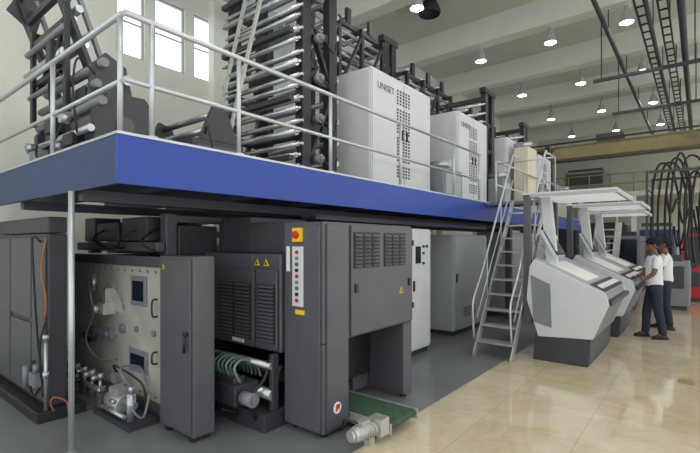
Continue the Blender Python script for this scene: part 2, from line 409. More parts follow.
for k in range(12):
    t=k/11;x=1.62+.56*t;z=4.45-1.3*t;r=(.04,.026,.032)[k%3]
    P().cyl((x+(.05 if k%2 else -.05),5.06,z),(x+(.05 if k%2 else -.05),6.2,z),r).obj('roller',M_steel if k%4!=1 else M_mgrey,rs)
for k,(x,z,r) in enumerate(((1.68,3.85,.035),(1.68,3.6,.045),(1.7,3.35,.03))):
    P().cyl((x,5.05,z),(x,6.2,z),r).obj('roller',M_steel if k%2 else M_mgrey,rs)
for k,(x,z,r) in enumerate(((1.86,3.42,.045),(2.08,3.3,.05),(1.8,3.2,.04),(2.0,3.1,.04))):
    P().cyl((x,4.55,z),(x,6.15,z),r).obj('roller',M_steel if k%2 else M_mgrey,rs)
for k,(x,z) in enumerate(((1.66,4.2),(1.86,3.75),(1.95,3.5),(1.74,3.5),(1.72,3.95))):
    P().box(x-.03,x+.03,5.16,6.1,z-.03,z+.03).obj('tie_beam',M_black if k%2 else M_dark2,rs,bevel=.005)
for (ya_,za_,yb_,zb_) in ((5.15,3.3,6.1,4.1),(5.15,4.0,6.1,3.4)):
    P().bar((1.76,ya_,za_),(1.76,yb_,zb_),.03,.06,up=(1,0,0)).obj('truss_bar',M_black,rs)
for k,(x,z,r) in enumerate(((1.78,3.0,.045),(1.68,2.72,.035),(1.66,2.55,.045))):
    P().cyl((x,4.4,z),(x,6.15,z),r).obj('roller',M_steel if k%2 else M_mgrey,rs)
for (y0,y1,z0,z1,x0) in ((4.7,4.95,2.6,2.72,1.62),(5.5,5.8,2.45,2.65,1.58),(4.72,4.95,3.0,3.2,1.74),(5.2,5.35,3.5,3.75,1.6),(5.2,5.45,2.8,2.95,1.62)):
    P().box(x0,x0+.12,y0,y1,z0,z1).obj('actuator_block',M_mgrey if y0>5.4 else M_black,rs,bevel=.01)
eachc('brake_motor',M_steel,rs,[((1.62,4.75,2.84),(1.54,4.75,2.84),.05),((1.68,5.05,2.62),(1.58,5.05,2.62),.04),((1.66,5.9,2.72),(1.58,5.9,2.72),.05)])
eacht('hose',M_rubber,rs,[([(1.57,4.75,2.8),(1.52,4.95,2.55),(1.57,5.1,2.47),(1.54,5.4,2.55),(1.6,5.6,2.7)],.012),([(1.8,4.62,3.3),(1.64,4.6,3.4),(1.6,4.6,3.1),(1.64,4.62,2.7)],.01),([(1.64,5.3,3.0),(1.56,5.1,3.3),(1.64,5.05,3.75)],.01)])
dh=thing('deck_housing',(3.0,4.8,ZT),'low dark grey machine frame with stacked rollers on the platform','machine unit')
P().box(2.6,3.26,4.2,5.5,ZT+.001,2.78).obj('body',M_dark2,dh,bevel=.015)
each('side_cover',M_dark,dh,[(2.64,3.22,4.185,4.2,ZT+.08,2.72)],bevel=.005)
each('end_cover',M_dark,dh,[(2.585,2.6,4.26,4.8,ZT+.08,2.72),(2.585,2.6,4.85,5.44,ZT+.08,2.72)],bevel=.005)
for y in (4.22,5.42): P().prism([(2.7,2.78),(3.2,2.78),(3.05,3.15),(2.88,3.2)],'y',y,y+.07).obj('bearing_bracket',M_dark2,dh,bevel=.008)
eachc('roller',M_steel,dh,[((2.8,4.25,2.9),(2.8,5.48,2.9),.04),((3.08,4.25,2.9),(3.08,5.48,2.9),.045),((2.95,4.25,3.12),(2.95,5.48,3.12),.04)])
eacht('hose',M_rubber,dh,[([(2.8,4.3,2.78),(2.72,4.12,2.9),(2.78,4.08,2.6),(2.9,4.1,2.42)],.012)])
# ---------------------------------------------------------------- delivery cabinet
a=thing('delivery_cabinet',(3.4,2.85,0),'tall dark grey press delivery cabinet with vents and control strip','machine cabinet')
XL=2.72;YN=2.45;ZC=1.83
P().box(XL,4.15,YN,2.92,.8,ZC).box(XL,3.05,YN,2.92,.04,.8).box(3.98,4.15,YN,2.92,.04,.8).box(3.72,4.15,2.92,3.3,.04,ZC).obj('body',M_dark,a,bevel=.012)
P().box(XL-.02,XL,YN+.03,2.9,.06,ZC-.03).obj('end_door',M_dark,a,bevel=.006)
d=P().box(3.07,4.13,YN-.02,YN,.82,ZC-.02).obj('side_door',M_dark,a,bevel=.006)
P().box(XL+.03,3.03,YN-.02,YN,.08,ZC-.02).obj('column_panel',M_dark,a,bevel=.006)
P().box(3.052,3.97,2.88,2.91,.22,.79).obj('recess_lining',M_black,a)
vent(d,'x',3.1,3.5,1.42,1.75,YN-.02,3); vent(d,'x',3.58,3.98,1.42,1.75,YN-.02,3)
each('latch',M_black,d,[(3.12,3.16,YN-.035,YN-.02,1.2,1.28),(4.04,4.08,YN-.035,YN-.02,1.2,1.28)])
each('hinge',M_black,d,[(4.12,4.145,YN-.03,YN,z,z+.06) for z in (.95,1.62)])
cs=P().box(XL-.035,XL-.02,2.66,2.79,1.1,1.62).obj('control_strip',M_white,a,bevel=.004,label='white push button control strip')
for i in range(9):
    z=1.57-i*.052
    P().cyl((XL-.035,2.725,z),(XL-.05,2.725,z),.016,10).obj('button',(M_red,M_black,M_lens,M_mgrey)[(i*3)%4],cs)
es=P().box(XL-.045,XL-.02,2.67,2.78,1.66,1.78).obj('emergency_stop_plate',M_yellow,a)
P().cyl((XL-.045,2.725,1.72),(XL-.075,2.725,1.72),.03).obj('emergency_stop_button',M_red,es)
P().box(XL-.026,XL-.02,2.83,2.87,1.4,1.62).obj('label_strip',M_paper,a)
P().box(XL-.026,XL-.02,2.65,2.76,1.03,1.07).obj('yellow_label',M_yellow,a)
sk=P().cyl((2.87,YN-.02,.24),(2.87,YN-.026,.24),.05,20).obj('round_sticker',M_paper,a,label='round white sticker with red mark')
P().prism([(2.845,.215),(2.865,.215),(2.875,.245),(2.895,.215),(2.9,.27),(2.85,.27)],'y',YN-.026,YN-.029).obj('sticker_mark',M_red,sk)
warn(a,'y',YN-.02,3.9,1.16,.09)
eachc('foot',M_black,a,[((x,y,0),(x,y,.05),.035,10) for (x,y) in ((2.8,2.52),(4.08,2.52),(4.08,3.2),(2.8,2.85))])
cv=thing('outfeed_conveyor',(3.28,2.3,0),'small outfeed conveyor with worn green belt under the delivery cabinet','conveyor')
P().box(3.08,3.5,2.05,2.8,.115,.132).cyl((3.08,2.05,.102),(3.5,2.05,.102),.03).obj('belt',M_green,cv)
each('side_rail',M_alu,cv,[(3.062,3.077,2.01,2.8,.05,.14),(3.502,3.52,2.01,2.8,.05,.14)])
each('leg',M_mgrey,cv,[(3.1,3.14,2.12,2.16,0,.1),(3.44,3.48,2.12,2.16,0,.1),(3.1,3.14,2.7,2.74,0,.1),(3.44,3.48,2.7,2.74,0,.1)])
mo=P().cyl((2.96,2.09,.14),(2.72,2.14,.13),.056,16).cyl((2.72,2.14,.13),(2.69,2.146,.13),.045,16).box(2.94,3.055,2.02,2.15,.07,.21).box(2.79,2.9,2.10,2.17,.18,.22)
for i in range(7):
    x=2.75+i*.027; mo.cyl((x,2.134-i*.006,.131),(x+.01,2.132-i*.006,.132),.064,16)
mo.obj('gear_motor',M_alu,cv,label='cast aluminium gear motor')
P().box(2.87,2.93,2.08,2.14,0,.1).obj('motor_mount',M_alu,cv)
eacht('power_cable',M_rubber,cv,[([(2.8,2.14,.2),(2.75,2.25,.22),(2.85,2.35,.08),(2.98,2.5,.02)],.01)])
# ---------------------------------------------------------------- vented housing
h=thing('drive_housing',(3.1,3.5,0),'dark grey vented drive housing above exposed rollers and hoses','machine cabinet')
P().box(2.68,3.7,3.32,4.1,.66,1.55).box(2.69,3.7,2.94,3.32,.66,1.55).obj('body',M_dark,h,bevel=.012)
dr=P().box(2.66,2.68,3.28,4.06,.69,1.4).obj('door',M_dark,h,bevel=.006)
dr2=P().box(2.66,2.68,2.96,3.25,.69,1.4).obj('door',M_dark,h,bevel=.006)
vent(dr,'y',3.32,3.82,.74,1.27,2.66,2); vent(dr2,'y',2.98,3.22,.74,1.27,2.66,1)
warn(h,'x',2.68,3.12,1.465,.085); warn(h,'x',2.68,3.25,1.465,.085)
P().box(2.655,2.66,3.42,3.6,.695,.73).obj('nameplate',M_paper,dr)
each('base_frame',M_dark2,h,[(2.5,3.7,2.94,4.1,.0,.16),(2.6,2.68,3.98,4.08,.16,.66),(3.3,3.7,3.0,4.1,.16,.66),(2.6,2.68,2.95,3.0,.16,.66)],bevel=.01)
for (x,z,r) in ((2.62,.3,.05),(2.75,.48,.06),(2.95,.35,.08),(2.6,.56,.03)):
    P().cyl((x,2.96,z),(x,4.05,z),r).obj('roller',M_steel if r<.06 else M_black,h)
P().box(2.35,2.62,3.15,3.55,.22,.4).box(2.38,2.5,3.2,3.5,.4,.46).obj('valve_block',M_dark2,h,bevel=.01)
for i in range(6):
    y=3.2+i*.06
    P().tube([(2.45,y,.4),(2.38,y,.55),(2.5,y+.02,.6),(2.66,y+.03,.5),(2.7,y+.03,.4)],.013).obj('hose',M_lens if i%2 else M_mgrey,h)
eacht('cable',M_rubber,h,[([(2.5,3.7,.1),(2.35,3.72,.3),(2.42,3.8,.55),(2.62,3.85,.62)],.02),([(2.5,3.05,.1),(2.4,3.02,.3),(2.55,3.0,.45),(2.6,2.99,.6)],.015),([(2.5,3.3,.1),(2.36,3.35,.16),(2.4,3.5,.12),(2.52,3.6,.2)],.012)])
P().cyl((2.35,3.62,.33),(2.35,3.86,.33),.07).cyl((2.35,3.6,.33),(2.35,3.62,.33),.05).obj('motor',M_dark,h)
P().cyl((2.42,2.98,.3),(2.42,3.12,.3),.06).cyl((2.42,2.96,.3),(2.42,2.98,.3),.03).obj('motor',M_mgrey,h)
each('top_box',M_dark2,h,[(2.8,3.65,3.0,3.5,1.551,1.85),(2.85,3.65,3.55,4.0,1.551,1.92)],bevel=.012)
each('gap_panel',M_dark2,h,[(2.25,2.66,3.96,4.08,.17,1.5)],bevel=.008)
# ---------------------------------------------------------------- tall door
t3=thing('tall_door_panel',(2.1,3.5,0),'tall dark grey hinged machine guard door with yellow warning sticker','door panel')
P().box(2.0,2.2,3.22,3.76,.05,1.54).obj('panel',M_dark,t3,bevel=.012)
P().box(1.985,2.0,3.25,3.73,.08,1.51).obj('cover_plate',M_dark,t3,bevel=.005)
P().cyl((1.99,3.30,.9),(1.96,3.30,.9),.02).cyl((1.96,3.30,.9),(1.96,3.30,.75),.012).obj('handle',M_black,t3)
warn(t3,'x',1.985,3.67,1.44,.06)
each('foot',M_black,t3,[(2.02,2.18,3.27,3.33,0,.05),(2.02,2.18,3.65,3.71,0,.05)])
# ---------------------------------------------------------------- plate unit
u=thing('imprint_unit',(2.8,4.9,0),'press side frame clad in bolted metal plate with inspection windows','printing machine')
P().box(2.16,3.3,4.15,6.3,.05,1.5).obj('frame',M_dark2,u,bevel=.015)
pl=P().box(2.13,2.16,3.84,6.05,.12,1.42).obj('side_plate',M_plate,u,bevel=.006,label='large bolted brushed metal side plate')
P().box(2.1,2.2,3.78,6.2,1.42,1.52).box(2.1,2.2,3.78,6.2,.0,.12).box(2.1,2.2,6.05,6.2,.12,1.42).obj('plate_surround',M_dark,u,bevel=.008)
for (y0,y1,z0,z1) in ((4.24,4.56,1.02,1.32),(4.22,4.6,.35,.58)):
    f=P().box(2.112,2.13,y0,y1,z0,z1).obj('inspection_window',M_mgrey,pl,bevel=.01)
    P().box(2.106,2.112,y0+.05,y1-.05,z0+.05,z1-.05).obj('window_pane',M_screen,f)
for i in range(14):
    y=3.92+i*.155
    for z in (.17,1.37): P().cyl((2.13,y,z),(2.118,y,z),.014,8).obj('bolt',M_mgrey,pl)
for z in (.4,.65,.9,1.15):
    for y in (3.92,4.9,5.95): P().cyl((2.13,y,z),(2.118,y,z),.014,8).obj('bolt',M_mgrey,pl)
eacht('pull_handle',M_black,pl,[([(2.13,4.05,.95),(2.08,4.05,.96),(2.08,4.05,1.10),(2.13,4.05,1.11)],.009),([(2.13,4.05,.5),(2.08,4.05,.51),(2.08,4.05,.6),(2.13,4.05,.61)],.009)])
eachc('port_cover',M_mgrey,pl,[((2.13,4.75,.75),(2.1,4.75,.75),.05,20),((2.13,4.45,.78),(2.11,4.45,.78),.03,16),((2.13,4.1,.78),(2.11,4.1,.78),.03,16)])
P().cyl((2.13,5.5,.6),(2.08,5.5,.6),.09,20).cyl((2.08,5.5,.6),(2.02,5.5,.6),.04).obj('bearing_cap',M_dark,pl)
P().box(2.08,2.13,4.95,5.4,.62,.72).box(2.05,2.13,5.0,5.35,.64,.7).obj('clamp_bar',M_mgrey,u,bevel=.008)
P().box(2.02,2.13,4.98,5.22,.88,1.0).box(2.05,2.13,5.0,5.1,1.0,1.16).cyl((2.02,5.1,.94),(1.96,5.1,.94),.045).obj('valve_unit',M_alu,u)
P().cyl((2.07,5.35,1.1),(2.07,5.35,1.3),.03).obj('air_filter',M_steel,u)
eacht('hose',M_mgrey,u,[([(1.97,5.1,.95),(1.94,5.1,1.1),(2.0,5.3,1.25),(2.07,5.5,1.3),(2.12,5.6,1.2)],.008),([(2.02,5.2,.88),(1.97,5.3,.6),(2.02,5.15,.4),(2.12,5.0,.38)],.008),([(2.04,5.02,1.14),(2.04,4.85,1.22),(2.09,4.75,1.1),(2.12,4.72,.95)],.007)])
# pump group
rg=thing('pump_assembly',(1.9,4.2,0),'small silver pump with motor and pipework on the machine foot','pump')
P().box(1.78,2.05,3.88,4.62,.0,.05).obj('baseplate',M_dark2,rg)
P().cyl((1.87,4.15,.16),(1.87,4.42,.16),.075,16).cyl((1.87,4.42,.16),(1.87,4.46,.16),.06).box(1.82,1.92,4.18,4.36,.22,.3).obj('motor',M_alu,rg)
P().cyl((1.86,4.0,.05),(1.86,4.0,.3),.04).cyl((1.86,4.0,.3),(1.86,4.0,.36),.025).cyl((1.86,3.93,.2),(1.86,4.12,.2),.03).obj('regulator',M_steel,rg)
eacht('hose',M_mgrey,rg,[([(1.86,4.0,.35),(1.8,4.05,.46),(1.87,4.2,.5),(2.05,4.25,.45),(2.1,4.2,.3)],.01),([(1.86,3.93,.22),(1.8,3.84,.2),(1.88,3.82,.12),(1.96,3.86,.3)],.01)])
eacht('hose',M_rubber,rg,[([(1.98,4.56,.36),(1.92,4.5,.45),(1.97,4.3,.4),(2.02,4.1,.3),(2.0,4.0,.1)],.01)])
P().cyl((1.98,4.56,.05),(1.98,4.56,.28),.03).box(1.94,2.02,4.52,4.6,.26,.36).obj('filter_bowl',M_mgrey,rg)
P().box(1.8,1.9,4.5,4.6,.05,.2).cyl((1.85,4.55,.2),(1.85,4.55,.26),.03).obj('gear_block',M_dark,rg,bevel=.008)
P().cyl((1.8,4.0,.1),(1.8,4.48,.1),.02).cyl((1.8,4.2,.1),(1.8,4.2,.2),.015).cyl((1.79,4.16,.2),(1.79,4.24,.2),.02).obj('hand_valve',M_steel,rg)
pm=thing('pipe_manifold',(1.95,5.0,0),'row of vertical silver valves and pipes along the machine foot','pipework')
P().cyl((1.95,4.8,.12),(1.95,5.8,.12),.03).obj('header_pipe',M_steel,pm)
for i in range(5):
    y=4.88+i*.2
    P().cyl((1.95,y,0),(1.95,y,.3),.018).cyl((1.95,y,.22),(1.95,y,.3),.03).cyl((1.92,y,.26),(1.86,y,.26),.03).obj('valve',M_alu if i%2 else M_steel,pm)
# ---------------------------------------------------------------- left side frame
l=thing('infeed_frame',(1.5,5.6,0),'dark grey infeed side frame with bolted panels and hoses','printing machine')
P().box(1.46,1.62,4.8,6.5,.1,1.74).obj('frame',M_dark2,l,bevel=.015)
for (y0,y1,z0,z1) in ((4.84,5.2,.15,1.7),(5.24,5.9,.15,.85),(5.24,5.9,.9,1.7),(5.94,6.46,.15,1.7)):
    P().box(1.44,1.46,y0,y1,z0,z1).obj('cover_panel',M_dark,l,bevel=.005)
P().box(1.34,1.75,4.7,6.5,0,.1).obj('base',M_black,l,bevel=.01)
each('rear_box',M_dark2,l,[(1.63,2.05,6.2,6.5,.1,1.74)],bevel=.012)
each('top_beam',M_dark2,l,[(1.46,1.62,4.8,6.5,1.745,1.9)],bevel=.012)
eacht('conduit',M_orange,l,[([(1.43,4.74,1.7),(1.39,4.76,1.4),(1.42,4.73,1.15),(1.42,4.75,.95)],.009),([(1.46,4.66,.1),(1.43,4.64,.2),(1.46,4.6,.24),(1.54,4.58,.18),(1.56,4.58,.05)],.008)],label='orange flexible conduit')
eacht('hose',M_rubber,l,[([(1.43,4.9,1.66),(1.38,4.95,1.7),(1.37,4.9,1.4),(1.39,4.86,.8),(1.42,4.84,.4),(1.43,4.84,.2)],.01),([(1.43,5.1,.5),(1.38,5.05,.35),(1.38,4.95,.2),(1.42,4.85,.3)],.01),([(1.43,4.78,.9),(1.38,4.76,.7),(1.4,4.78,.4)],.01)])
P().box(1.36,1.44,4.84,5.0,.3,.42).cyl((1.4,4.92,.42),(1.4,4.92,.5),.03).obj('air_valve',M_mgrey,l)
P().cyl((1.38,5.15,.25),(1.38,5.15,.45),.03).obj('air_filter',M_mgrey,l)
P().cyl((1.42,4.73,.1),(1.42,4.73,.75),.016).cyl((1.42,4.73,.4),(1.42,4.73,.46),.028).cyl((1.42,4.73,.75),(1.42,4.73,.8),.028).obj('pipe',M_steel,l)
# ---------------------------------------------------------------- press bodies under deck
def press(x0,x1,label):
    p=thing('press_unit',((x0+x1)/2,5.2,0),label,'printing machine','press units under the platform')
    P().box(x0,x1,4.2,6.3,.0,1.2).box(x0,x0+.12,4.2,4.35,1.2,1.95).box(x1-.12,x1,4.2,4.35,1.2,1.95).box(x0,x0+.12,6.15,6.3,1.2,1.95).box(x1-.12,x1,6.15,6.3,1.2,1.95).obj('frame',M_dark2,p,bevel=.012)
    for (dx,z,r) in ((.25,1.35,.1),(.5,1.55,.13),(.8,1.4,.1),(.2,1.78,.05),(.6,1.85,.06)):
        P().cyl((x0+dx,4.36,z),(x0+dx,6.14,z),r,20).obj('cylinder_roller',M_mgrey,p)
    P().box(x0+.05,x1-.05,4.12,4.2,.2,1.1).obj('side_cover',M_dark,p,bevel=.008)
press(3.85,4.95,'dark press unit with exposed rollers under the platform')
press(5.4,6.5,'dark press unit with exposed rollers under the platform')
ub=thing('web_lead_frame',(2.8,5,1.52),'dark steel frame and rollers carrying the web above the side plate','roller rack')
each('upright',M_dark,ub,[(2.3,2.42,4.2,4.32,1.521,1.95),(2.3,2.42,6.0,6.12,1.521,1.95),(3.0,3.12,4.2,4.32,1.521,1.95)],bevel=.01)
each('cross_beam',M_dark,ub,[(2.43,2.99,4.23,4.3,1.86,1.94),(2.2,2.29,4.2,6.2,1.56,1.66)],bevel=.01)
each('drive_box',M_dark2,ub,[(2.2,2.5,4.4,4.95,1.67,1.92),(2.2,2.45,5.05,5.6,1.67,1.88),(2.2,2.5,5.65,5.95,1.67,1.95)],bevel=.01)
each('side_box',M_dark,ub,[(2.52,3.0,4.35,6.1,1.521,1.84)],bevel=.012)
P().cyl((2.85,4.33,1.9),(2.85,6.2,1.9),.045).obj('roller',M_mgrey,ub)
eacht('hose',M_rubber,ub,[([(2.3,4.35,1.8),(2.12,4.3,1.7),(2.1,4.25,1.62),(2.2,4.2,1.56)],.012),([(2.2,5.4,1.8),(2.05,5.3,1.7),(2.1,5.1,1.6),(2.2,5.0,1.62)],.012),([(2.22,4.6,1.8),(2.1,4.7,1.72),(2.12,4.85,1.6),(2.2,4.9,1.6)],.01)])
P().box(3.75,9.0,3.5,3.75,1.93,1.96).box(3.75,9.0,3.5,3.51,1.96,1.985).box(3.75,9.0,3.74,3.75,1.96,1.985).obj('cable_tray',M_under,label='dark steel cable tray hung under the platform',category='cable tray')
# ---------------------------------------------------------------- floor cabinets
def fcab(x0,x1,y0,y1,z1,label,m,vents=True):
    c=thing('floor_cabinet',((x0+x1)/2,(y0+y1)/2,0),label,'cabinet','grey cabinets under the platform')
    P().box(x0,x1,y0,y1,.08,z1).obj('body',m,c,bevel=.012)
    P().box(x0+.03,x1-.03,y0+.03,y1-.03,0,.08).obj('plinth',M_dark2,c)
    d=P().box(x0+.02,x1-.02,y0-.018,y0,.12,z1-.03).obj('door',m,c,bevel=.005)
    P().box(x0+.06,x0+.085,y0-.04,y0-.018,.95,1.1).obj('handle',M_black,d)
    P().box(x0-.012,x0,y0+.04,y1-.04,.12,z1-.04).obj('side_panel',m,c,bevel=.004)
    if vents:
        v=P()
        for k in range(5): v.box(x0+(x1-x0)*.25,x0+(x1-x0)*.6,y0-.022,y0-.018,.3+k*.04,.315+k*.04)
        v.obj('vent_slots',M_vent,d)
    return c
c1=fcab(5.45,6.05,3.25,3.95,1.86,'off-white switch cabinet with dark control panel',M_white,False)
for (x,z) in ((5.8,1.6),(5.8,1.5),(5.8,1.35),(5.9,1.6)): P().cyl((x,3.232,z),(x,3.21,z),.02,10).obj('knob',M_black,c1)
P().box(5.58,5.72,3.222,3.232,1.35,1.6).obj('display',M_screen,c1)
fcab(7.2,8.7,3.4,4.1,1.8,'light grey cabinet with vent slots beside the stairs',M_lgrey)
fcab(4.6,5.2,3.4,3.9,1.8,'grey cabinet behind the delivery cabinet',M_mgrey)
fcab(9.9,11.2,3.4,4.1,1.9,'light grey cabinet further along the press line',M_lgrey)
fcab(11.8,13.1,3.4,4.1,1.9,'white cabinet near the end of the press line',M_white)
# ---------------------------------------------------------------- consoles
def console():
    c=thing('control_console',(7.35,1.4,0),'grey press control desk with sloping top and flat light hood','console','press control desks')
    x0,x1=6.47,8.2
    prof=[(1.90,1.32),(1.84,1.42),(.95,.99),(.91,.85),(1.10,.38),(1.78,.34),(1.94,.85)]
    P().prism([(y*.97+.04,z*.98) for y,z in prof],'x',x0+.05,x1-.05).obj('body',M_mgrey,c)
    for xx in (x0,x1-.05): P().prism(prof,'x',xx,xx+.05).obj('end_panel',M_cons,c,bevel=.01,label='light grey wedge shaped end panel')
    P().prism([(1.86,.0),(1.16,.0),(1.14,.1),(1.12,.42),(1.82,.42)],'x',x0+.03,x1-.03).obj('base',M_dark2,c,bevel=.01)
    P().prism([(1.88,1.2),(1.62,1.08),(1.6,.48),(1.84,.54)],'x',x0-.008,x0).obj('side_inset',M_mgrey,c)
    n=Vector((0,-.42,.91)).normalized()
    def slope(t,off):
        y=.95+(1.84-.95)*t; z=.99+(1.42-.99)*t
        return (y+n.y*off,z+n.z*off)
    def slab(xa,xb2,t0,t1,o0,o1):
        return P().prism([slope(t0,o0),slope(t1,o0),slope(t1,o1),slope(t0,o1)],'x',xa,xb2)
    slab(x0+.05,x1-.05,.0,1,-.01,.012).obj('desk_top',M_lgrey,c)
    slab(x0+.08,x1-.08,.02,.22,.012,.03).obj('key_strip',M_dark2,c)
    bt=P()
    for i in range(28):
        y,z=slope(.11,.028);x=x0+.14+i*.052;bt.prism([(y-.035,z-.014),(y+.035,z+.018),(y+.03,z+.03),(y-.04,z-.002)],'x',x,x+.03)
    bt.obj('keys',M_paper,c)
    slab(x0+.25,x0+1.2,.3,.85,.013,.016).obj('proof_sheet',M_paper,c)
    P().box(x0+.02,x1-.02,.88,.94,.84,.90).obj('front_rail',M_black,c)
    P().cyl((x0+.5,1.76,1.35),(x0+.5,1.86,1.60),.025).cyl((x0+.5,1.86,1.6),(x0+.5,1.80,1.64),.025).obj('monitor_arm',M_cons,c)
    s=P().prism([(1.60,1.46),(1.64,1.44),(1.84,1.82),(1.80,1.84)],'x',x0+.25,x0+.82).obj('monitor',M_cons,c,bevel=.008)
    P().prism([(1.592,1.476),(1.596,1.473),(1.788,1.822),(1.782,1.826)],'x',x0+.29,x0+.78).obj('screen',M_screen,s)
    P().prism([(1.84,1.36),(1.93,1.38),(1.95,1.78),(1.88,1.78)],'x',x0+.86,x0+1.5).obj('side_screen',M_cons,c,bevel=.008)
    for xx in (x0+.05,x1-.15):
        P().prism([(1.88,.5),(1.99,.5),(2.0,2.33),(1.91,2.33)],'x',xx,xx+.08).obj('hood_post',M_dark,c,bevel=.006)
    P().prism([(1.6,1.3),(1.76,1.38),(1.84,2.32),(1.70,2.32)],'x',x0+.33,x0+.43).obj('hood_strut',M_cons,c,bevel=.008)
    hd=P().box(x0+.02,x1-.02,.82,2.02,2.335,2.365).obj('light_hood',M_cons,c,bevel=.006)
    each('hood_lip',M_lgrey,hd,[(x0+.02,x0+.05,.82,1.9,2.30,2.334),(x0+.05,x1-.02,.82,.85,2.30,2.334)])
    P().box(x0+.12,x1-.12,.9,1.86,2.322,2.334).obj('light_panel',M_tube,hd)
    return c
c=console()
dup(c,(2.4,-.05,0),'grey press control desk with light hood beside the two workers')
dup(c,(4.9,.1,0),'further grey press control desk in the row')
# ---------------------------------------------------------------- people
def skin(nodes,edges,root,sub=2):
    bm=bmesh.new();L=bm.verts.layers.skin.verify();V={}
    for k,(p,r) in nodes.items():
        v=bm.verts.new(p);rr=r if isinstance(r,tuple) else (r,r);v[L].radius=rr
        if k==root:v[L].use_root=True
        V[k]=v
    for a,b in edges:bm.edges.new((V[a],V[b]))
    me=bpy.data.meshes.new('sk');bm.to_mesh(me);bm.free()
    o=bpy.data.objects.new('sk',me);COL.objects.link(o)
    m=o.modifiers.new('s','SKIN');m.use_smooth_shade=True
    m2=o.modifiers.new('u','SUBSURF');m2.levels=sub;m2.render_levels=sub
    bpy.context.view_layer.update()
    dg=bpy.context.evaluated_depsgraph_get();res=bpy.data.meshes.new_from_object(o.evaluated_get(dg))
    bpy.data.objects.remove(o)
    return res
def remesh(bm,vox,smooth=2):
    me=bpy.data.meshes.new('rm');bm.to_mesh(me);bm.free()
    o=bpy.data.objects.new('rm',me);COL.objects.link(o)
    m=o.modifiers.new('r','REMESH');m.mode='VOXEL';m.voxel_size=vox;m.use_smooth_shade=True
    k=o.modifiers.new('k','SMOOTH');k.factor=.5;k.iterations=smooth
    bpy.context.view_layer.update()
    dg=bpy.context.evaluated_depsgraph_get();res=bpy.data.meshes.new_from_object(o.evaluated_get(dg))
    bpy.data.objects.remove(o)
    return res
def person(loc,rotz,label,armL,armR,stride,cap):
    T=Matrix.Rotation(rotz,4,'Z')
    N_={'pel':((0,0,.95),.1),'sp':((0,.01,1.12),.1),'ch':((0,.0,1.28),.11),'nb':((0,.0,1.43),.07),'nk':((0,.015,1.49),.056),'nt':((0,.03,1.57),.055)}
    E=[('pel','sp'),('sp','ch'),('ch','nb'),('nb','nk'),('nk','nt')]
    sx={'L':-1,'R':1}
    for s,arm in (('L',armL),('R',armR)):
        k=sx[s];el,wr,hn=arm
        N_['cl'+s]=((k*.09,0,1.41),.055);N_['sh'+s]=((k*.165,0,1.395),.055)
        N_['el'+s]=(el,.042);N_['wr'+s]=(wr,.03);N_['pa'+s]=(tuple(Vector(hn)),.03)
        E+=[('nb','cl'+s),('cl'+s,'sh'+s),('sh'+s,'el'+s),('el'+s,'wr'+s),('wr'+s,'pa'+s)]
        st=stride*k
        N_['hp'+s]=((k*.08,0,.86),.07);N_['kn'+s]=((k*.10,.03+st*.5,.49),.055)
        N_['an'+s]=((k*.105,st,.10),.04);N_['to'+s]=((k*.11,.10+st,.05),.03)
        E+=[('pel','hp'+s),('hp'+s,'kn'+s),('kn'+s,'an'+s),('an'+s,'to'+s)]
    bm=bmesh.new();bm.from_mesh(skin(N_,E,'pel'))
    q=P();q.bm.free();q.bm=bm
    for s,arm in (('L',armL),('R',armR)):
        el,wr,hn=[Vector(v) for v in arm]
        d=(hn-wr).normalized();side=d.cross(Vector((0,0,1)))
        side=side.normalized() if side.length>.2 else Vector((0,1,0))
        up=side.cross(d)
        pm=skin({'a':(wr,.027),'b':(wr.lerp(hn,.5),.034),'c':(hn+d*.02,.03)},[('a','b'),('b','c')],'a',2);bm.from_mesh(pm)
        for o in (-.024,-.008,.008,.024): q.ball(hn+side*o,.017,(1,1,1),8)
        for i,(o,ln) in enumerate(((-.03,.062),(-.010,.078),(.010,.074),(.03,.058))):
            a=hn+side*o*.9;p1=a+d*(.02+ln*.5)+side*o*.2;p2=a+d*(.015+ln)-up*.022+side*o*.25
            f=skin({'a':(a,.011),'b':(p1,.011),'c':(p2,.010)},[('a','b'),('b','c')],'a',1);bm.from_mesh(f)
        tk=-sx[s]
        a=wr.lerp(hn,.6);f=skin({'a':(a,.014),'b':(a+side*tk*.045+d*.02,.014),'c':(a+side*tk*.06+d*.055-up*.01,.011)},[('a','b'),('b','c')],'a',1);bm.from_mesh(f)
    q.ball((0,.02,1.635),1,(.078,.098,.094),20)
    q.ball((0,.055,1.58),1,(.062,.066,.074),16)
    q.ball((0,.085,1.545),1,(.036,.034,.03),12)
    q.ball((0,.118,1.607),1,(.015,.022,.026),10); q.ball((0,.115,1.63),1,(.012,.014,.03),8)
    for k in (-1,1):
        q.ball((k*.080,.02,1.615),1,(.012,.022,.034),10)
        q.ball((k*.034,.098,1.65),1,(.026,.014,.009),10)
        q.ball((k*.045,.09,1.60),1,(.022,.02,.02),10)
    q.ball((0,.118,1.572),1,(.026,.012,.006),10);q.ball((0,.116,1.561),1,(.022,.012,.007),10)
    body=remesh(bm,.0055,3)
    loc=Vector(loc)
    def fin(me_or_p,name,m,parent,**kw):
        if isinstance(me_or_p,P): b2=me_or_p.bm
        else: b2=bmesh.new();b2.from_mesh(me_or_p)
        for v in b2.verts: v.co=T@v.co
        me=bpy.data.meshes.new(name);b2.to_mesh(me);b2.free();me.materials.append(m)
        o=bpy.data.objects.new(name,me);COL.objects.link(o);o['_o']=tuple(loc)
        if parent is None: o.location=loc
        else: o.parent=parent
        for k,v in kw.items():o[k]=v
        return o
    b=fin(body,'person',M_skin,None,label=label,category='person')
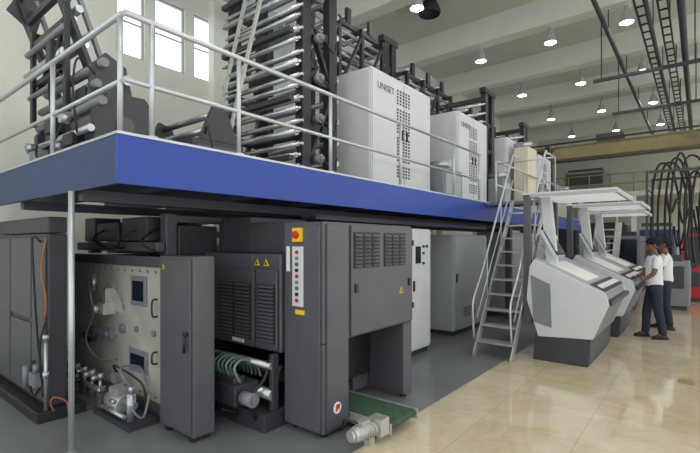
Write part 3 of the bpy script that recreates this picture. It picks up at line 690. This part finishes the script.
    nd={'pe':((0,0,.88),.145),'pel':((0,0,.96),.14),'sp':((0,.01,1.12),.13),'ch':((0,0,1.28),.14),'nb':((0,.005,1.42),.09),'nn':((0,.01,1.46),.07)}
    ed=[('pe','pel'),('pel','sp'),('sp','ch'),('ch','nb'),('nb','nn')]
    for s,arm in (('L',armL),('R',armR)):
        k=sx[s];el=Vector(arm[0]);sh=Vector((k*.162,0,1.385))
        nd['cl'+s]=((k*.09,0,1.395),.08);nd['sh'+s]=(tuple(sh),.068);nd['m'+s]=(tuple(sh.lerp(el,.45)),.06);nd['e'+s]=(tuple(sh.lerp(el,.8)),.056)
        ed+=[('nb','cl'+s),('cl'+s,'sh'+s),('sh'+s,'m'+s),('m'+s,'e'+s)]
    fin(skin(nd,ed,'pe'),'shirt',M_shirt,b,label='white short sleeved t-shirt')
    nd={'pel':((0,0,1.0),.12),'lo':((0,0,.90),.12)};ed=[('pel','lo')]
    for s in 'LR':
        k=sx[s];st=stride*k
        nd['hp'+s]=((k*.085,0,.82),.1);nd['kn'+s]=((k*.10,.03+st*.5,.49),.076);nd['ca'+s]=((k*.104,.01+st*.8,.25),.068);nd['an'+s]=((k*.105,st+.005,.045),.066)
        ed+=[('lo','hp'+s),('hp'+s,'kn'+s),('kn'+s,'ca'+s),('ca'+s,'an'+s)]
    fin(skin(nd,ed,'pel'),'trousers',M_jeans,b,label='dark blue trousers')
    for s in 'LR':
        k=sx[s];st=stride*k;cx=k*.107
        out=[(cx+.042*math.cos(t)*(1 if math.sin(t)>0 else .85),.05+st+.135*math.sin(t)) for t in [i*math.pi/10 for i in range(20)]]
        sh=P().prism(out,'z',0,.022).ball((cx,.03+st,.045),1,(.042,.105,.044)).ball((cx,.12+st,.035),1,(.04,.06,.032))
        fin(sh,'shoe',M_shoe,b)
    for k in (-1,1): fin(P().ball((k*.031,.105,1.632),.009,(1.3,.7,.6),8),'eye',M_eye,b)
    if cap:
        cp=P().ball((0,.004,1.668),1,(.1,.122,.096),18).prism([(-.08,.07),(-.065,.15),(-.03,.195),(.03,.195),(.065,.15),(.08,.07)],'z',1.664,1.678)
        fin(cp,'cap',M_cap,b,label='black baseball cap')
    else:
        fin(P().ball((0,-.012,1.655),1,(.094,.108,.098),18),'hair',M_hair,b,label='short black hair')
    return b
reach=lambda k,y,z:((k*.21,.08,1.13),(k*.18,.24+y,1.06+z),(k*.17,.32+y,1.05+z))
person((9.25,.62,0),.4,'standing worker in black cap and white t-shirt leaning to desk',reach(-1,-.05,-.02),reach(1,-.07,0),.1,True)
person((10.35,.52,0),.1,'standing worker in white t-shirt and dark trousers behind colleague',reach(-1,-.05,.02),((.22,-.02,1.14),(.23,.1,.92),(.23,.13,.84)),.07,False)
# ---------------------------------------------------------------- ceiling lamps
def lamp(x,y,energy):
    zb=6.95
    t=thing('high_bay_lamp',(x,y,zb),'bell shaped high bay lamp hanging from the ceiling','ceiling lamp','high bay ceiling lamps')
    P().cyl((x,y,zb+.42),(x,y,8.0),.012,8).obj('rod',M_mgrey,t)
    P().lathe((x,y,zb),[(.15,0),(.145,.06),(.115,.18),(.07,.28),(.05,.3),(.05,.42),(.03,.44)],16).obj('shade',M_glass,t)
    ld=bpy.data.lights.new('lamp_light','POINT');ld.energy=energy;ld.shadow_soft_size=.035;ld.color=(1,.98,.93)
    o=bpy.data.objects.new('lamp_light',ld);COL.objects.link(o);o.location=(x,y,zb+.03)
for x in (4.8,8.7,12.4,16.2,20.1,24.0):  # nearest row is out of frame, added to light the foreground
    for y in (5.0,3.1,1.38): lamp(x,y,22)
for x,y in ((-1.5,0),(1.0,-2.0),(1.0,2.2),(4.8,-2),(8.7,-2)): lamp(x,y,100)  # unseen lamps, added out of frame to brighten the foreground
# ---------------------------------------------------------------- crane, trays, pipes
cr=thing('overhead_crane',(22.5,4,5.7),'tan painted overhead travelling crane bridge across the hall','crane')
P().box(22.2,22.25,-1,7.7,5.6,6.1).box(22.55,22.6,-1,7.7,5.6,6.1).box(22.1,22.7,-1,7.7,6.1,6.15).box(22.1,22.7,-1,7.7,5.55,5.6).obj('bridge_girder',M_crane,cr)
P().box(22.0,22.8,2.6,3.6,6.151,6.45).obj('hoist_trolley',M_dark2,cr)
P().box(19.5,25.5,7.4,7.74,6.16,6.3).obj('runway_beam',M_crane,cr)
eachc('crane_pipe',M_dark2,cr,[((22.05,-1,5.4),(22.05,7.6,5.4),.05,10),((22.0,-1,6.25),(22.0,7.6,6.25),.04,10)])
for (y,z,lb) in ((1.05,6.9,'black ladder cable tray hung from the ceiling beams'),(.62,6.7,'second black ladder cable tray hung beneath the ceiling')):
    q=P().box(7,29,y-.1,y-.07,z,z+.09).box(7,29,y+.07,y+.1,z,z+.09)
    x=7.2
    while x<29: q.box(x,x+.04,y-.07,y+.07,z+.02,z+.05); x+=.5
    x=8.9
    while x<29: q.cyl((x,y-.085,z+.05),(x,y-.085,7.35),.015,6); x+=3.4
    q.obj('ladder_tray',M_black,label=lb,category='cable tray')
for (y,z,r,x0,x1) in ((1.75,6.75,.05,9,28),(.3,6.5,.07,10,28),(.85,6.45,.045,9,28)):
    q=P().cyl((x0,y,z),(x1,y,z),r,10)
    x=12.3
    while x<x1: q.cyl((x,y,z),(x,y,7.35),.012,6); x+=3.4
    q.obj('ceiling_pipe',M_dark2,label='long dark pipe hung beneath the ceiling beams',category='pipe',group='dark ceiling pipes')
for i,(x,z) in enumerate(((14.2,6.45),(17.6,6.3))):
    q=P().box(x,x+.1,-.4,2.4,z-.2,z-.12).cyl((x+.05,2.2,z-.12),(x+.05,2.2,8),.015,6).cyl((x+.05,.1,z-.12),(x+.05,.1,8),.015,6)
    q.obj('cross_girder',M_dark2,label='dark steel girder crossing beneath the ceiling trays',category='girder',group='dark cross girders')
P().box(3,19,6.98,7.15,6.3,6.5).obj('wall_duct_run',M_lgrey,label='long grey service duct along the wall',category='duct')
P().lathe((10.4,5.6,7.7),[(.28,0),(.3,.05),(.2,.3)],20).obj('ceiling_diffuser',M_dark2,label='round dark ceiling air diffuser',category='vent')
# ---------------------------------------------------------------- far end
fm=thing('far_platform',(28,3.5,0),'cream painted platform with guard rails at the end of the hall','platform')
P().box(26,31.9,-.5,7.9,4.0,4.25).obj('deck',M_farwall,fm)
for y in (-.3,2.6,5,7.5): P().box(26,26.2,y-.1,y+.1,0,4).obj('column',M_beam,fm)
for z in (4.7,5.2): P().cyl((26.1,-.5,z),(26.1,7.9,z),.035,8).obj('rail',M_crane,fm)
for i in range(9): P().cyl((26.1,-.4+i*1.0,4.25),(26.1,-.4+i*1.0,5.2),.03,8).obj('rail_post',M_crane,fm)
def fbox(name,x0,x1,y0,y1,z1,m,label,cat,m2=M_dark2,z0=0):
    t=thing(name,((x0+x1)/2,(y0+y1)/2,z0),label,cat)
    P().box(x0,x1,y0,y1,z0+.1,z1).obj('body',m,t,bevel=.02)
    P().box(x0+.05,x1-.05,y0+.05,y1-.05,z0,z0+.1).obj('plinth',M_dark2,t)
    P().box(x0-.02,x0,y0+.1,y1-.1,z0+(z1-z0)*.45,z1-.12).obj('front_panel',m2,t,bevel=.005)
    P().box(x0+.1,x1-.1,y0-.015,y0,z0+(z1-z0)*.2,z1-.12).obj('side_door',m,t,bevel=.005)
    P().box(x0+.15,x0+.5,y0+.15,y1-.15,z1,z1+.15).obj('top_unit',M_dark2,t,bevel=.01)
    return t
fbox('red_machine',15.6,16.8,-.1,.62,.95,M_redp,'red painted machine with black panel on the tiled floor','machine')
fbox('red_machine',19.5,20.6,-.3,.5,2.0,M_redp,'taller red painted machine further down the hall','machine')
fbox('far_press_unit',13.4,14.6,.2,.75,1.2,M_mgrey,'small grey machine unit beside the red machine','machine')
fbox('far_press_unit',18,20,1.6,2.6,1.9,M_mgrey,'grey machine unit further down the hall','machine',M_screen)
fbox('far_press_unit',21,23.5,.7,2.0,2.3,M_lgrey,'pale grey machine unit at the end of the hall','machine',M_blue2)
fbox('far_press_unit',17.5,19.5,3.4,5.5,2.3,M_dark,'dark grey machine unit beyond the press line','machine')
fbox('far_press_unit',24.5,25.6,-.5,.5,2.2,M_white,'white cabinet by the end wall','cabinet')
fbox('far_press_unit',27,30,3,6,2.6,M_dark2,'dark machine unit under the end platform','machine')
fbox('far_press_unit',20.5,23,2.6,4.4,1.5,M_dark2,'low dark machine unit beyond the desks','machine',M_redp)
fbox('far_press_unit',27,29,4.0,6.0,5.6,M_mgrey,'grey unit standing on the end platform','machine',M_dark2,4.251)
gt=thing('hose_gantry',(15,.6,0),'dark steel gantry carrying looping black hoses','gantry')
each('frame_post',M_dark2,gt,[(15.0,15.06,1.15,1.21,0,3.7),(16.9,16.96,1.15,1.21,0,3.7)])
each('frame_beam',M_dark2,gt,[(15.0,15.06,-1,1.14,3.62,3.68),(16.9,16.96,-1,1.14,3.62,3.68)])
each('frame_beam',M_lgrey,gt,[(15.07,16.89,1.15,1.21,3.2,3.26)])
random.seed(11)
for i in range(8):
    y=1.02-i*.16;x=15.15+random.random()*1.4;hh=3.6+.6*random.random();lo=1.3+1.3*random.random();sp=.25+.4*random.random()
    P().tube([(x,y+.06,1.1),(x,y+.12,2.2),(x,y+.08,3.2),(x,y-.06,hh),(x,y-sp*.8,hh-.1),(x+.1,y-sp-.1,3.0),(x+.1,y-sp-.04,lo+.4),(x+.1,y-sp+.1,lo),(x+.1,y-sp+.2,lo+.6)],.03,8).obj('hose',M_rubber,gt)
s2=thing('staircase',(17,2.6,0),'distant light steel staircase up to the press platform','stairs')
for y in (2.2,2.8): P().bar((16.2,y,.09),(17.8,y,2.35),.04,.18,up=(0,1,0)).cyl((16.2,y,1.0),(17.8,y,3.3),.03,8).cyl((16.2,y,0),(16.2,y,1.0),.025,8).obj('side_frame',M_alu,s2)
for i in range(1,10):
    t=i/10;P().box(16.2+1.6*t-.1,16.2+1.6*t+.12,2.22,2.78,2.35*t-.02,2.35*t+.02).obj('tread',M_alu,s2)
P().box(6.45,6.65,.05,.2,0,.012).obj('floor_socket',M_crane,label='small brass floor socket cover on the tiles',category='floor socket')
# ---------------------------------------------------------------- world, camera
W=bpy.data.worlds.new('World');S.world=W;W.use_nodes=True
bg=W.node_tree.nodes['Background'];bg.inputs[0].default_value=(.96,.98,1,1);bg.inputs[1].default_value=1.7
cd=bpy.data.cameras.new('Camera');cam=bpy.data.objects.new('Camera',cd);COL.objects.link(cam)
F=439.0;cd.sensor_width=36;cd.lens=36*F/700;cd.shift_y=16.5/700;cd.clip_end=200
th=math.radians(38.57)
cam.location=(0,0,H)
fw=Vector((math.cos(th),math.sin(th),0))
cam.rotation_euler=fw.to_track_quat('-Z','Y').to_euler()
S.camera=cam
S.view_settings.view_transform='Standard'
for o in list(bpy.data.objects):
    if '_o' in o: del o['_o']
